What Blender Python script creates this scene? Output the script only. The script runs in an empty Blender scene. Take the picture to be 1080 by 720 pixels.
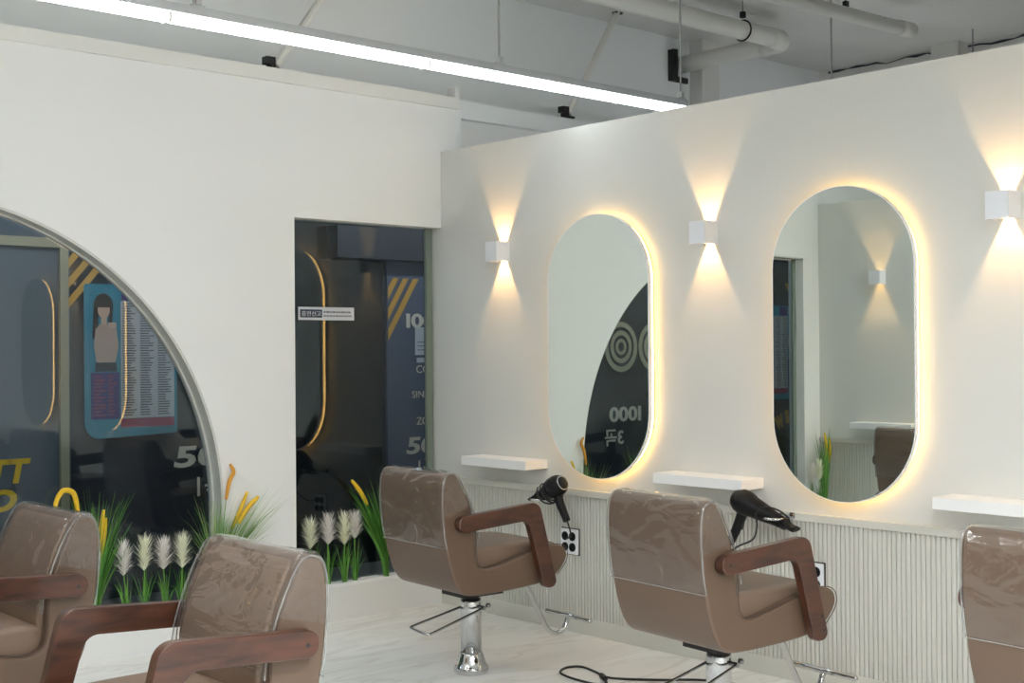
import bpy, bmesh, math, random
from mathutils import Vector, Matrix, noise
PI = math.pi
sc = bpy.context.scene
COL = sc.collection
# ------------------------------------------------------------------ camera
F_PX, YAW, PITCH, ROLL = 1364.636, 0.735361, 0.0061367, -0.0074392
CAM = Vector((-4.80723, -5.92919, 1.485))
_f = Vector((math.sin(YAW)*math.cos(PITCH), math.cos(YAW)*math.cos(PITCH), math.sin(PITCH)))
_r = Vector((math.cos(YAW), -math.sin(YAW), 0)); _u = _r.cross(_f)
_r2 = _r*math.cos(ROLL) + _u*math.sin(ROLL); _u2 = -_r*math.sin(ROLL) + _u*math.cos(ROLL)
cam = bpy.data.objects.new('camera', bpy.data.cameras.new('camera')); COL.objects.link(cam)
cam.matrix_world = Matrix(((_r2.x, _u2.x, -_f.x, CAM.x), (_r2.y, _u2.y, -_f.y, CAM.y), (_r2.z, _u2.z, -_f.z, CAM.z), (0, 0, 0, 1)))
cam.data.sensor_width = 36; cam.data.lens = F_PX*36/1080; cam.data.clip_end = 100
sc.camera = cam
# ------------------------------------------------------------------ light levels, exposure
STRIP = 11.0        # emission of the ceiling tube in view
FILL_MID = 34.0    # tube added over the middle of the room, out of frame, for fill
FILL_REAR = 130.0  # tubes added over the rear, out of frame, to light the room
STRIP_SIDE = 14.0   # tube behind the partition
HALO = 11.5         # LED tape behind the mirrors
SCONCE = 6.0        # watts of each wall lamp bulb
CORRIDOR_FILL = 19.0     # lamp added in the corridor to brighten the shopfront
sc.view_settings.view_transform = 'Standard'; sc.view_settings.look = 'None'
sc.view_settings.gamma = 1; sc.view_settings.use_curve_mapping = False
sc.view_settings.exposure = 0.28
w = bpy.data.worlds.new('world'); sc.world = w; w.use_nodes = True
w.node_tree.nodes['Background'].inputs[0].default_value = (.6, .65, .7, 1)
w.node_tree.nodes['Background'].inputs[1].default_value = 0.0
sc.cycles.max_bounces = 10; sc.cycles.diffuse_bounces = 5; sc.cycles.glossy_bounces = 6
sc.cycles.transparent_max_bounces = 16; sc.cycles.use_denoising = True; sc.cycles.denoising_prefilter = 'ACCURATE'
sc.cycles.sample_clamp_indirect = 6.0; sc.cycles.caustics_reflective = False; sc.cycles.caustics_refractive = False

# ------------------------------------------------------------------ materials
def srgb(r, g, b):
    f = lambda c: (c/255/12.92) if c/255 <= .04045 else ((c/255+.055)/1.055)**2.4
    return (f(r), f(g), f(b), 1)
def mat(name, col, rough=.5, metal=0, bump=0, bscale=60, var=0, vscale=5, emit=None, estr=0, spec=.5, coat=0):
    m = bpy.data.materials.new(name); m.use_nodes = True
    nt = m.node_tree; b = nt.nodes['Principled BSDF']
    b.inputs['Base Color'].default_value = col; b.inputs['Roughness'].default_value = rough
    b.inputs['Metallic'].default_value = metal; b.inputs['Specular IOR Level'].default_value = spec
    b.inputs['Coat Weight'].default_value = coat
    if emit: b.inputs['Emission Color'].default_value = emit; b.inputs['Emission Strength'].default_value = estr
    if bump or var:
        tc = nt.nodes.new('ShaderNodeTexCoord')
    if bump:
        n = nt.nodes.new('ShaderNodeTexNoise'); n.inputs['Scale'].default_value = bscale; n.inputs['Detail'].default_value = 4
        bp = nt.nodes.new('ShaderNodeBump'); bp.inputs['Strength'].default_value = bump; bp.inputs['Distance'].default_value = .004
        nt.links.new(tc.outputs['Object'], n.inputs['Vector']); nt.links.new(n.outputs['Fac'], bp.inputs['Height'])
        nt.links.new(bp.outputs['Normal'], b.inputs['Normal'])
    if var:
        n2 = nt.nodes.new('ShaderNodeTexNoise'); n2.inputs['Scale'].default_value = vscale; n2.inputs['Detail'].default_value = 5
        mx = nt.nodes.new('ShaderNodeMix'); mx.data_type = 'RGBA'
        mx.inputs['A'].default_value = tuple(c*(1-var) for c in col[:3])+(1,); mx.inputs['B'].default_value = tuple(min(1, c*(1+var)) for c in col[:3])+(1,)
        nt.links.new(tc.outputs['Object'], n2.inputs['Vector']); nt.links.new(n2.outputs['Fac'], mx.inputs['Factor'])
        nt.links.new(mx.outputs['Result'], b.inputs['Base Color'])
    return m
M = {}
M['wall'] = mat('wall_paint', (.82, .82, .80, 1), .6, bump=.05, bscale=180)
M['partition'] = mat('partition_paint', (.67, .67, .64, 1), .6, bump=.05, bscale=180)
M['cream'] = mat('cream_panel', (.59, .58, .528, 1), .45)
M['white'] = mat('white_lacquer', (.86, .86, .85, 1), .35)
M['whitemetal'] = mat('white_metal', (.80, .82, .86, 1), .4)
M['ceil'] = mat('painted_concrete', (.72, .715, .69, 1), .8, bump=.7, bscale=7, var=.16, vscale=1.3)
M['ceilwall'] = mat('painted_panel', (.85, .87, .87, 1), .7, var=.03, vscale=1)
M['ledge'] = mat('ledge_paint', (.76, .75, .71, 1), .5)
M['pipe'] = mat('painted_pipe', (.78, .77, .73, 1), .5, bump=.1, bscale=25)
M['frame'] = mat('grey_frame', srgb(214, 215, 208), .45, metal=.3)
M['frameg'] = mat('green_grey_frame', srgb(112, 124, 112), .45)
M['beige'] = mat('beige_metal', srgb(190, 178, 150), .35, metal=.4)
M['alu'] = mat('aluminium', (.62, .64, .66, 1), .35, metal=.8)
M['chrome'] = mat('chrome', (.60, .61, .62, 1), .10, metal=1)
M['steel'] = mat('brushed_steel', (.40, .41, .42, 1), .25, metal=1)
M['black'] = mat('black_plastic', (.006, .006, .007, 1), .45, spec=.2)
M['rubber'] = mat('black_rubber', (.01, .01, .01, 1), .55)
M['leather'] = mat('taupe_leather', srgb(96, 76, 61), .40, bump=.12, bscale=350)
M['leather2'] = mat('taupe_leather_cushion', srgb(116, 96, 81), .40, bump=.12, bscale=350)
M['piping'] = mat('dark_brown_piping', srgb(70, 52, 42), .5)
M['tube'] = mat('led_tube', (1, 1, 1, 1), .5, emit=(.90, .97, 1, 1), estr=STRIP)
for k_, e_ in (('fill_tube_mid', FILL_MID), ('fill_tube_rear', FILL_REAR), ('tube_side', STRIP_SIDE)):
    M[k_] = mat('led_'+k_, (1, 1, 1, 1), .5, emit=(.92, .97, 1, 1), estr=e_)
M['halo'] = mat('warm_led_tape', (1, .9, .7, 1), .5, emit=(1, .58, .16, 1), estr=HALO)
M['bulb'] = mat('warm_bulb', (1, .9, .7, 1), .5, emit=(1, .62, .25, 1), estr=12)
M['foam'] = mat('white_foam', (.85, .86, .86, 1), .8, bump=.6, bscale=60)
def mirror_mat():
    m = bpy.data.materials.new('mirror_glass'); m.use_nodes = True
    b = m.node_tree.nodes['Principled BSDF']; b.inputs['Metallic'].default_value = 1; b.inputs['Roughness'].default_value = 0.0
    b.inputs['Base Color'].default_value = (.76, .82, .785, 1); return m
M['mirror'] = mirror_mat()
def mixglass(name, tint, ior, rough, haze=0, hazecol=(.8, .8, .8, 1), bump=0, bscale=20, add=0.0):
    m = bpy.data.materials.new(name); m.use_nodes = True; nt = m.node_tree; nt.nodes.clear()
    out = nt.nodes.new('ShaderNodeOutputMaterial'); tr = nt.nodes.new('ShaderNodeBsdfTransparent'); tr.inputs[0].default_value = tint
    gl = nt.nodes.new('ShaderNodeBsdfGlossy'); gl.inputs['Roughness'].default_value = rough; gl.inputs['Color'].default_value = (1, 1, 1, 1)
    fr = nt.nodes.new('ShaderNodeLayerWeight'); fr.inputs['Blend'].default_value = .5
    pw = nt.nodes.new('ShaderNodeMath'); pw.operation = 'POWER'; pw.inputs[1].default_value = 5; nt.links.new(fr.outputs['Facing'], pw.inputs[0])
    f0 = ((ior-1)/(ior+1))**2; ml = nt.nodes.new('ShaderNodeMath'); ml.operation = 'MULTIPLY_ADD'; ml.inputs[1].default_value = 1-f0; ml.inputs[2].default_value = f0; nt.links.new(pw.outputs[0], ml.inputs[0])
    mx = nt.nodes.new('ShaderNodeMixShader')
    base = tr.outputs[0]
    if haze:
        d = nt.nodes.new('ShaderNodeBsdfDiffuse'); d.inputs[0].default_value = hazecol
        m2 = nt.nodes.new('ShaderNodeMixShader'); m2.inputs[0].default_value = haze
        nt.links.new(tr.outputs[0], m2.inputs[1]); nt.links.new(d.outputs[0], m2.inputs[2]); base = m2.outputs[0]
    ad = nt.nodes.new('ShaderNodeMath'); ad.operation = 'ADD'; ad.inputs[1].default_value = add; ad.use_clamp = True
    nt.links.new(ml.outputs[0], ad.inputs[0])
    nt.links.new(ad.outputs[0], mx.inputs[0]); nt.links.new(base, mx.inputs[1]); nt.links.new(gl.outputs[0], mx.inputs[2])
    nt.links.new(mx.outputs[0], out.inputs[0])
    if bump:
        tc = nt.nodes.new('ShaderNodeTexCoord'); n = nt.nodes.new('ShaderNodeTexNoise'); n.inputs['Scale'].default_value = bscale; n.inputs['Distortion'].default_value = .9; n.inputs['Detail'].default_value = 3
        mp = nt.nodes.new('ShaderNodeMapping'); mp.inputs['Scale'].default_value = (9, 3.2, 9); mp.inputs['Rotation'].default_value = (.5, .2, .15)
        nt.links.new(tc.outputs['Object'], mp.inputs[0])
        bp = nt.nodes.new('ShaderNodeBump'); bp.inputs['Strength'].default_value = bump; bp.inputs['Distance'].default_value = .02
        nt.links.new(mp.outputs[0], n.inputs['Vector']); nt.links.new(n.outputs['Fac'], bp.inputs['Height'])
        nt.links.new(bp.outputs['Normal'], gl.inputs['Normal']); nt.links.new(bp.outputs['Normal'], fr.inputs['Normal'])
    return m
M['glass'] = mixglass('window_glass', (.74, .80, .82, 1), 1.42, 0.0, add=.0)
M['film'] = mixglass('clear_vinyl', (.93, .92, .91, 1), 1.58, .045, haze=.035, hazecol=(.75, .73, .70, 1), bump=1.0, bscale=1.0)
M['filmrim'] = mixglass('clear_vinyl_seam', (.8, .8, .8, 1), 1.5, .12, haze=.22, hazecol=(.7, .69, .67, 1))
def wood_mat():
    m = mat('walnut', srgb(92, 52, 34), .33, spec=.5, coat=.25); nt = m.node_tree; b = nt.nodes['Principled BSDF']
    tc = nt.nodes.new('ShaderNodeTexCoord'); mp = nt.nodes.new('ShaderNodeMapping'); mp.inputs['Scale'].default_value = (5, 40, 22); mp.inputs['Rotation'].default_value = (0, .5, 0)
    n = nt.nodes.new('ShaderNodeTexNoise'); n.inputs['Scale'].default_value = 1.2; n.inputs['Detail'].default_value = 6; n.inputs['Distortion'].default_value = .8
    cr = nt.nodes.new('ShaderNodeValToRGB'); cr.color_ramp.elements[0].position = .3; cr.color_ramp.elements[1].position = .75
    cr.color_ramp.elements[0].color = srgb(44, 22, 14); cr.color_ramp.elements[1].color = srgb(90, 50, 32)
    nt.links.new(tc.outputs['Object'], mp.inputs[0]); nt.links.new(mp.outputs[0], n.inputs['Vector']); nt.links.new(n.outputs['Fac'], cr.inputs[0]); nt.links.new(cr.outputs[0], b.inputs['Base Color'])
    return m
M['wood'] = wood_mat()
def marble_mat():
    m = mat('polished_marble', (.8, .79, .75, 1), .16, spec=.5); nt = m.node_tree; b = nt.nodes['Principled BSDF']
    tc = nt.nodes.new('ShaderNodeTexCoord'); mp = nt.nodes.new('ShaderNodeMapping'); mp.inputs['Rotation'].default_value = (0, 0, .35); mp.inputs['Scale'].default_value = (.5, 2.2, 1)
    n = nt.nodes.new('ShaderNodeTexNoise'); n.inputs['Scale'].default_value = 1.6; n.inputs['Detail'].default_value = 8; n.inputs['Distortion'].default_value = 1.5
    cr = nt.nodes.new('ShaderNodeValToRGB'); e = cr.color_ramp.elements
    e[0].position = .30; e[0].color = (.80, .795, .765, 1); e[1].position = .62; e[1].color = (.90, .89, .865, 1)
    k = e.new(.47); k.color = (.87, .86, .83, 1); k = e.new(.50); k.color = (.76, .745, .70, 1); k = e.new(.53); k.color = (.87, .86, .83, 1)
    nt.links.new(tc.outputs['Object'], mp.inputs[0]); nt.links.new(mp.outputs[0], n.inputs['Vector']); nt.links.new(n.outputs['Fac'], cr.inputs[0]); nt.links.new(cr.outputs[0], b.inputs['Base Color'])
    n2 = nt.nodes.new('ShaderNodeTexNoise'); n2.inputs['Scale'].default_value = 3; bp = nt.nodes.new('ShaderNodeBump'); bp.inputs['Strength'].default_value = .04; bp.inputs['Distance'].default_value = .02
    nt.links.new(tc.outputs['Object'], n2.inputs['Vector']); nt.links.new(n2.outputs['Fac'], bp.inputs['Height']); nt.links.new(bp.outputs['Normal'], b.inputs['Normal'])
    return m
M['marble'] = marble_mat()
M['slate'] = mat('slate_panel', srgb(84, 92, 112), .5)
M['slate2'] = mat('grey_slate_panel', srgb(96, 104, 114), .5)
M['navy'] = mat('dark_navy_panel', srgb(38, 42, 52), .5)
M['dark'] = mat('dark_glass_door', (.006, .008, .010, 1), .15)
M['gold'] = mat('gold_vinyl', srgb(214, 160, 70), .5)
M['yellow'] = mat('yellow_vinyl', srgb(240, 190, 40), .5)
M['letter'] = mat('pale_letter', srgb(225, 212, 196), .5)
M['ring'] = mat('tan_ring', srgb(190, 175, 150), .5)
M['paper'] = mat('paper', srgb(196, 197, 202), .7)
M['teal'] = mat('teal_print', srgb(44, 136, 160), .5)
M['purple'] = mat('purple_print', srgb(64, 44, 120), .5)
M['magenta'] = mat('magenta_print', srgb(150, 60, 95), .5)
M['ink'] = mat('grey_ink', srgb(98, 100, 110), .6)
M['skin'] = mat('print_skin', srgb(226, 180, 160), .6)
M['blouse'] = mat('print_blouse', srgb(200, 165, 150), .6)
M['hair'] = mat('print_hair', srgb(40, 26, 24), .6)
M['navyink'] = mat('navy_ink', srgb(24, 40, 60), .6)
M['leaf'] = mat('grass_leaf', srgb(104, 158, 62), .5, var=.3, vscale=9)
M['leafdark'] = mat('grass_leaf_dark', srgb(72, 128, 50), .5, var=.3, vscale=9)
M['leafpale'] = mat('grass_leaf_pale', srgb(160, 180, 122), .5, var=.2, vscale=9)
M['cattail'] = mat('yellow_seed_head', srgb(228, 186, 40), .7, var=.18, vscale=22)
M['cattail2'] = mat('orange_seed_head', srgb(212, 150, 52), .7, var=.2, vscale=22)
M['plume'] = mat('cream_plume', srgb(250, 250, 226), .8)
M['plume2'] = mat('blush_plume', srgb(246, 240, 234), .8)

# ------------------------------------------------------------------ mesh helpers
def obj(name, bm, m, parent=None, smooth=False, bevel=0, seg=3, loc=None):
    me = bpy.data.meshes.new(name); bmesh.ops.recalc_face_normals(bm, faces=bm.faces); bm.to_mesh(me); bm.free()
    for mm in (m if isinstance(m, (list, tuple)) else [m]): me.materials.append(mm)
    o = bpy.data.objects.new(name, me); COL.objects.link(o)
    if parent: o.parent = parent
    if loc: o.location = loc
    if smooth:
        for p in me.polygons: p.use_smooth = True
    if bevel:
        md = o.modifiers.new('bevel', 'BEVEL'); md.width = bevel; md.segments = seg; md.limit_method = 'ANGLE'; md.angle_limit = math.radians(40); md.harden_normals = True
        for p in me.polygons: p.use_smooth = True
    return o
def NB(): return bmesh.new()
def box(bm, x0, x1, y0, y1, z0, z1, mi=0):
    v = [bm.verts.new((x, y, z)) for x in (x0, x1) for y in (y0, y1) for z in (z0, z1)]
    for f in ((0, 1, 3, 2), (4, 6, 7, 5), (0, 4, 5, 1), (2, 3, 7, 6), (0, 2, 6, 4), (1, 5, 7, 3)):
        bm.faces.new([v[i] for i in f]).material_index = mi
    return bm
def prism(bm, pts, d0, d1, axis='y', mi=0):
    # pts: outline in the two other axes; extruded along axis from d0 to d1
    mk = {'y': lambda a, b, d: (a, d, b), 'x': lambda a, b, d: (d, a, b), 'z': lambda a, b, d: (a, b, d)}[axis]
    A = [bm.verts.new(mk(a, b, d0)) for a, b in pts]; B = [bm.verts.new(mk(a, b, d1)) for a, b in pts]
    bm.faces.new(A).material_index = mi; bm.faces.new(B[::-1]).material_index = mi
    n = len(pts)
    for i in range(n): bm.faces.new((A[i], B[i], B[(i+1) % n], A[(i+1) % n])).material_index = mi
    return bm
def tube(bm, pts, r, n=10, caps=True, mi=0):
    pts = [Vector(p) for p in pts]; N = len(pts)
    rs = r if isinstance(r, (list, tuple)) else [r]*N
    rings = []; up = None
    for i, p in enumerate(pts):
        t = (pts[min(i+1, N-1)] - pts[max(i-1, 0)])
        t = t.normalized() if t.length > 1e-9 else Vector((0, 0, 1))
        if up is None:
            up = Vector((0, 0, 1)) if abs(t.z) < .9 else Vector((1, 0, 0))
        a = (up - t*up.dot(t)); a = a.normalized() if a.length > 1e-6 else t.orthogonal().normalized(); b = t.cross(a); up = a
        rings.append([bm.verts.new(p + (a*math.cos(2*PI*k/n) + b*math.sin(2*PI*k/n))*rs[i]) for k in range(n)])
    for i in range(N-1):
        for k in range(n):
            bm.faces.new((rings[i][k], rings[i][(k+1) % n], rings[i+1][(k+1) % n], rings[i+1][k])).material_index = mi
    if caps:
        bm.faces.new(rings[0][::-1]).material_index = mi; bm.faces.new(rings[-1]).material_index = mi
    return bm
def lathe(bm, prof, n=28, mtx=None, sy=1.0, mi=0):
    rings = []
    for r, z in prof:
        ring = [Vector((r*math.cos(2*PI*k/n), r*sy*math.sin(2*PI*k/n), z)) for k in range(n)]
        if mtx: ring = [mtx @ v for v in ring]
        rings.append([bm.verts.new(v) for v in ring])
    for i in range(len(rings)-1):
        for k in range(n):
            bm.faces.new((rings[i][k], rings[i][(k+1) % n], rings[i+1][(k+1) % n], rings[i+1][k])).material_index = mi
    bm.faces.new(rings[0][::-1]).material_index = mi; bm.faces.new(rings[-1]).material_index = mi
    return bm
def crom(pts, k=6, closed=False):
    pts = [Vector(p) for p in pts]; n = len(pts); out = []
    for i in range(n if closed else n-1):
        g = lambda j: pts[j % n] if closed else pts[max(0, min(n-1, j))]
        a, b, c, d = g(i-1), g(i), g(i+1), g(i+2)
        for s in range(k):
            t = s/k
            out.append(.5*((2*b)+(c-a)*t+(2*a-5*b+4*c-d)*t*t+(3*b-a-3*c+d)*t**3))
    if not closed: out.append(pts[-1])
    return out
def rounded(pts, seg=7):
    # polygon of (x, z, radius) with arc corners
    n = len(pts); out = []
    for i in range(n):
        p = Vector(pts[i][:2]); a = Vector(pts[i-1][:2]); c = Vector(pts[(i+1) % n][:2]); r = pts[i][2]
        if r <= 0: out.append(tuple(p)); continue
        u = (a-p).normalized(); v = (c-p).normalized(); ang = u.angle(v)
        d = min(r/math.tan(ang/2), .499*(a-p).length, .499*(c-p).length); r = d*math.tan(ang/2)
        cen = p + (u+v).normalized()*(r/math.sin(ang/2))
        s = p+u*d-cen; e = p+v*d-cen
        a0 = math.atan2(s.y, s.x); a1 = math.atan2(e.y, e.x); da = (a1-a0+PI) % (2*PI)-PI
        for k in range(seg+1):
            t = a0+da*k/seg; out.append((cen.x+r*math.cos(t), cen.y+r*math.sin(t)))
    return out
def tag(o, label, cat, group=None):
    o['label'] = label; o['category'] = cat
    if group: o['group'] = group
    return o
def thing(name, label, cat, loc=(0, 0, 0), rz=0, group=None):
    o = bpy.data.objects.new(name, None); COL.objects.link(o); o.location = loc; o.rotation_euler = (0, 0, rz)
    o.empty_display_size = .1
    return tag(o, label, cat, group)
def struct(name, bm, m, **k):
    o = obj(name, bm, m, **k); o['kind'] = 'structure'; return o
KIDS = {}
def dup(root, loc, rz, label, group=None):
    r = root.copy(); COL.objects.link(r); r.location = loc; r.rotation_euler = (0, 0, rz); r['label'] = label
    if group: r['group'] = group
    for ch in [o for o in list(COL.objects) if o.parent == root]:
        c = ch.copy(); COL.objects.link(c); c.parent = r
        for g in [o for o in list(COL.objects) if o.parent == ch]:
            d = g.copy(); COL.objects.link(d); d.parent = c
    return r

# ------------------------------------------------------------------ room shell
XL, XR = -4.43, 0.0             # the two partition walls with mirror stations
WT = 2.65                       # partition height
CZ = 3.80
struct('floor', box(NB(), -9.2, 4.6, -10.2, .14, -.12, 0), M['marble'])
struct('ceiling', box(NB(), -9.2, 4.6, -10.2, 3.4, CZ, CZ+.15), M['ceil'])
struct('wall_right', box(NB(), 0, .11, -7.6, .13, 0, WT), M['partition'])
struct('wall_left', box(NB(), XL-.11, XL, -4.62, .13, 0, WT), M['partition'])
struct('wall_far_right', box(NB(), 4.43, 4.6, -10.2, .6, 0, CZ), M['ceil'])
struct('wall_rear', box(NB(), -9.2, 4.6, -10.35, -10.2, 0, CZ), M['wall'])
struct('wall_far_left', box(NB(), -9.35, -9.2, -10.2, .14, 0, CZ), M['wall'])
# back wall with the tall window and the quarter arch window
AX, AZ, AR, LZ, SZ = -2.975, .677, 1.527, 2.203, .185
bm = NB()
box(bm, -9.2, .12, 0, .14, LZ, 2.97)
box(bm, -9.2, -4.2, 0, .14, SZ, LZ)
box(bm, AX+AR, -1.013, 0, .14, SZ, LZ)
arc = [(AX+AR*math.sin(a), AZ+AR*math.cos(a)) for a in [PI/2*k/36 for k in range(37)]]
for (x0, z0), (x1, z1) in zip(arc, arc[1:]):
    prism(bm, [(x0, z0), (x1, z1), (x1, LZ), (x0, LZ)] if LZ-z0 > 1e-4 else [(x0, z0), (x1, z1), (x1, LZ)], 0, .14)
box(bm, -9.2, .0, 0, .14, 0, SZ)
box(bm, .12, 4.43, .102, .32, 0, 2.88)
bmesh.ops.remove_doubles(bm, verts=bm.verts, dist=1e-5)
struct('wall_back', bm, M['wall'])
struct('wall_upper_back', box(NB(), -9.2, 4.5, .40, .52, 2.6, CZ), M['ceilwall'])
bm = NB(); box(bm, -9.2, .125, -.022, .16, 2.915, 2.985); box(bm, -9.2, .125, .02, .40, 2.955, 2.985)
struct('trim_1', bm, M['ledge'])
bm = NB(); box(bm, .18, 4.43, .05, .40, 2.88, 2.985)
struct('trim_2', bm, M['ceilwall'])
struct('trim_3', box(NB(), .135, .175, .02, .10, 2.3, 3.06), M['white'])
# fluted wainscot, cap and base of each partition
def wainscot(x, sgn, y0, y1, suffix):
    per = .02255; n = int((y1-y0)/per); b = NB()
    for i in range(n):
        c = y1-per*(i+.5); seg = [(sgn*d_, c+e_) for d_, e_ in ((.0008, .0088), (.0075, .0082), (.0088, .0066), (.0088, -.0066), (.0075, -.0082), (.0008, -.0088))]
        lo = [b.verts.new((x+d, yy, .083)) for d, yy in seg]; hi = [b.verts.new((x+d, yy, .716)) for d, yy in seg]
        for k in range(5): b.faces.new((lo[k], lo[k+1], hi[k+1], hi[k]))
    box(b, *sorted((x, x+sgn*.001)), y0, y1, .08, .72)
    struct('trim_'+suffix[0], b, M['cream'])
    struct('trim_'+suffix[1], box(NB(), *sorted((x, x+sgn*.020)), y0, y1, .716, .752), M['cream'], bevel=.003, seg=2)
    struct('baseboard_'+suffix[2], box(NB(), *sorted((x, x+sgn*.012)), y0, y1, 0, .084), M['cream'], bevel=.002, seg=2)
wainscot(0, -1, -7.6, -.0005, ('4', '5', 'right'))
wainscot(XL, 1, -4.62, -.0005, ('6', '7', 'left'))
# pilaster and rough patches of the far walls
struct('trim_8', box(NB(), 2.75, 2.95, .28, .40, 2.6, CZ), M['ceil'])
struct('trim_9', box(NB(), 4.28, 4.43, -.95, -.72, 2.2, CZ), M['pipe'])
random.seed(5)
struct('trim_10', tube(NB(), [(4.425, .3-.09*i, 3.775+random.uniform(-.012, .012)) for i in range(60)], [random.uniform(.003, .013) for i in range(60)], 5), M['navy'])

# ------------------------------------------------------------------ windows
def arch_band(r0, r1, y0, y1):
    b = NB(); pr = []
    for k in range(41):
        a = PI/2*k/40; pr.append((math.sin(a), math.cos(a)))
    path = [(-4.2, None)] ; rows = []
    rows.append([(-4.2, AZ+r1), (-4.2, AZ+r0)])
    for s, c in pr: rows.append([(AX+r1*s, AZ+r1*c), (AX+r0*s, AZ+r0*c)])
    rows.append([(AX+r1, SZ), (AX+r0, SZ)])
    vv = [[b.verts.new((x, y, z)) for y in (y0, y1) for x, z in row] for row in rows]   # o0 i0 o1 i1
    for A, B in zip(vv, vv[1:]):
        b.faces.new((A[0], A[1], B[1], B[0])); b.faces.new((A[2], B[2], B[3], A[3]))
        b.faces.new((A[1], A[3], B[3], B[1])); b.faces.new((A[0], B[0], B[2], A[2]))
    b.faces.new((vv[0][0], vv[0][2], vv[0][3], vv[0][1])); b.faces.new((vv[-1][0], vv[-1][1], vv[-1][3], vv[-1][2]))
    return b
w2 = bpy.data.objects.new('window_2', None); COL.objects.link(w2); w2['kind'] = 'structure'
obj('window_frame', arch_band(AR-.010, AR-.0005, .004, .139), M['frame'], w2)
obj('glazing_bead', arch_band(AR-.020, AR-.010, .082, .104), M['frame'], w2)
b = NB(); box(b, -4.199, AX+AR-.05, .1095, .1155, SZ+.002, AZ+AR-.02); 
pane = []
for k in range(25):
    a = PI/2*k/24; pane.append((AX+(AR-.03)*math.sin(a), AZ+(AR-.03)*math.cos(a)))
b.free(); b = prism(NB(), [(-4.199, SZ+.002), (-4.199, AZ+AR-.03)]+pane+[(AX+AR-.03, SZ+.002)], .088, .094)
obj('glass_pane', b, M['glass'], w2)
obj('window_frame', box(NB(), -4.199, -4.155, .072, .0875, SZ+.03, 2.2), M['frameg'], w2)
w1 = bpy.data.objects.new('window_1', None); COL.objects.link(w1); w1['kind'] = 'structure'
b = NB(); box(b, -.056, -.012, .072, .098, SZ, LZ); box(b, -1.012, -.058, .08, .13, SZ, SZ+.022); box(b, -1.0125, -1.0, .08, .13, SZ+.022, LZ)
obj('window_frame', b, M['frameg'], w1)
obj('glass_pane', box(NB(), -.999, -.0565, .090, .096, SZ+.023, LZ-.001), M['glass'], w1)
# white foam strips the artificial plants are stuck into
random.seed(4)
def foam(x0, x1, lab):
    b = NB(); n = int((x1-x0)/.03); pts = [(x0, SZ)] + [(x0+(x1-x0)*i/n, SZ+.014+.008*random.random()) for i in range(n+1)] + [(x1, SZ)]
    prism(b, pts, .008, .078); o = obj('foam_strip', b, M['foam']); tag(o, lab, 'planting foam')
foam(-.985, -.07, 'white foam strip holding the plants on the sill of the tall window')
foam(-3.4, -1.465, 'white foam strip holding the plants on the sill of the arched window')

# ------------------------------------------------------------------ text
def text_bm(s, size, extr=.004, shear=0, bold=0):
    cu = bpy.data.curves.new('t', 'FONT'); cu.body = s; cu.size = size; cu.extrude = extr/2; cu.shear = shear; cu.offset = bold; cu.resolution_u = 3
    cu.align_x = 'LEFT'
    o = bpy.data.objects.new('t', cu); COL.objects.link(o); dg = bpy.context.evaluated_depsgraph_get(); dg.update()
    me = bpy.data.meshes.new_from_object(o.evaluated_get(dg)); b = NB(); b.from_mesh(me)
    bpy.data.objects.remove(o); bpy.data.curves.remove(cu); bpy.data.meshes.remove(me); return b
def text_fit(s, x0, x1, z0, z1, y, m, name, parent=None, shear=0, bold=0, rot=0):
    b = text_bm(s, 1.0, .004, shear, bold)
    xs = [v.co.x for v in b.verts]; ys = [v.co.y for v in b.verts]
    ax, bx, ay, by = min(xs), max(xs), min(ys), max(ys)
    cr, sr = math.cos(rot), math.sin(rot); cx, cz = (x0+x1)/2, (z0+z1)/2
    for v in b.verts:
        X = x0+(v.co.x-ax)/(bx-ax)*(x1-x0)-cx; Z = z0+(v.co.y-ay)/(by-ay)*(z1-z0)-cz; d = v.co.z
        v.co = (cx+X*cr-Z*sr, y-d, cz+X*sr+Z*cr)
    return obj(name, b, m, parent)

# ------------------------------------------------------------------ corridor and shopfront across it
FY = 1.50
struct('wall_opposite', box(NB(), -10, 4.6, FY, FY+.2, 0, 3.2), M['navy'])
struct('floor_corridor', box(NB(), -10, 4.6, .14, 3.4, -.12, -.002), mat('corridor_floor', (.10, .10, .10, 1), .4))
struct('ceiling_corridor', box(NB(), -10, 4.6, .14, FY+.2, 2.60, 2.7), mat('corridor_ceiling', (.12, .13, .14, 1), .7))
struct('wall_corridor_end', box(NB(), 4.4, 4.6, .14, 3.4, 0, 3.2), M['navy'])
struct('trim_11', box(NB(), .70, 4.3, FY-.02, FY, .05, 2.35), M['slate'])
struct('trim_12', box(NB(), -3.1, -1.62, FY-.02, FY, .05, 2.35), M['slate2'])
b = NB(); box(b, -1.69, -1.64, FY-.05, FY-.02, .05, 2.35); box(b, -3.1, -1.69, FY-.05, FY-.02, 2.10, 2.155)
struct('trim_14', b, M['beige'])
struct('door_1', box(NB(), -.35, .66, FY-.015, FY, 0, 2.5), M['dark'])
struct('trim_13', box(NB(), .2, 4.3, FY-.14, FY-.02, 2.12, 2.34), M['navy'])
lt = thing('corridor_fill_lamp', 'long tube lamp added out of view on the corridor ceiling to light the shopfront', 'ceiling light', (-2.5, .85, 2.575))
obj('lamp_housing', box(NB(), -3.5, 5.5, -.04, .04, -.02, .02), M['alu'], lt)
obj('diffuser', box(NB(), -3.5, 5.5, -.025, .025, -.04, -.0205), mat('corridor_fill_tube', (1, 1, 1, 1), .5, emit=(.9, .95, 1, 1), estr=CORRIDOR_FILL), lt)
PY = FY-.026
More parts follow.
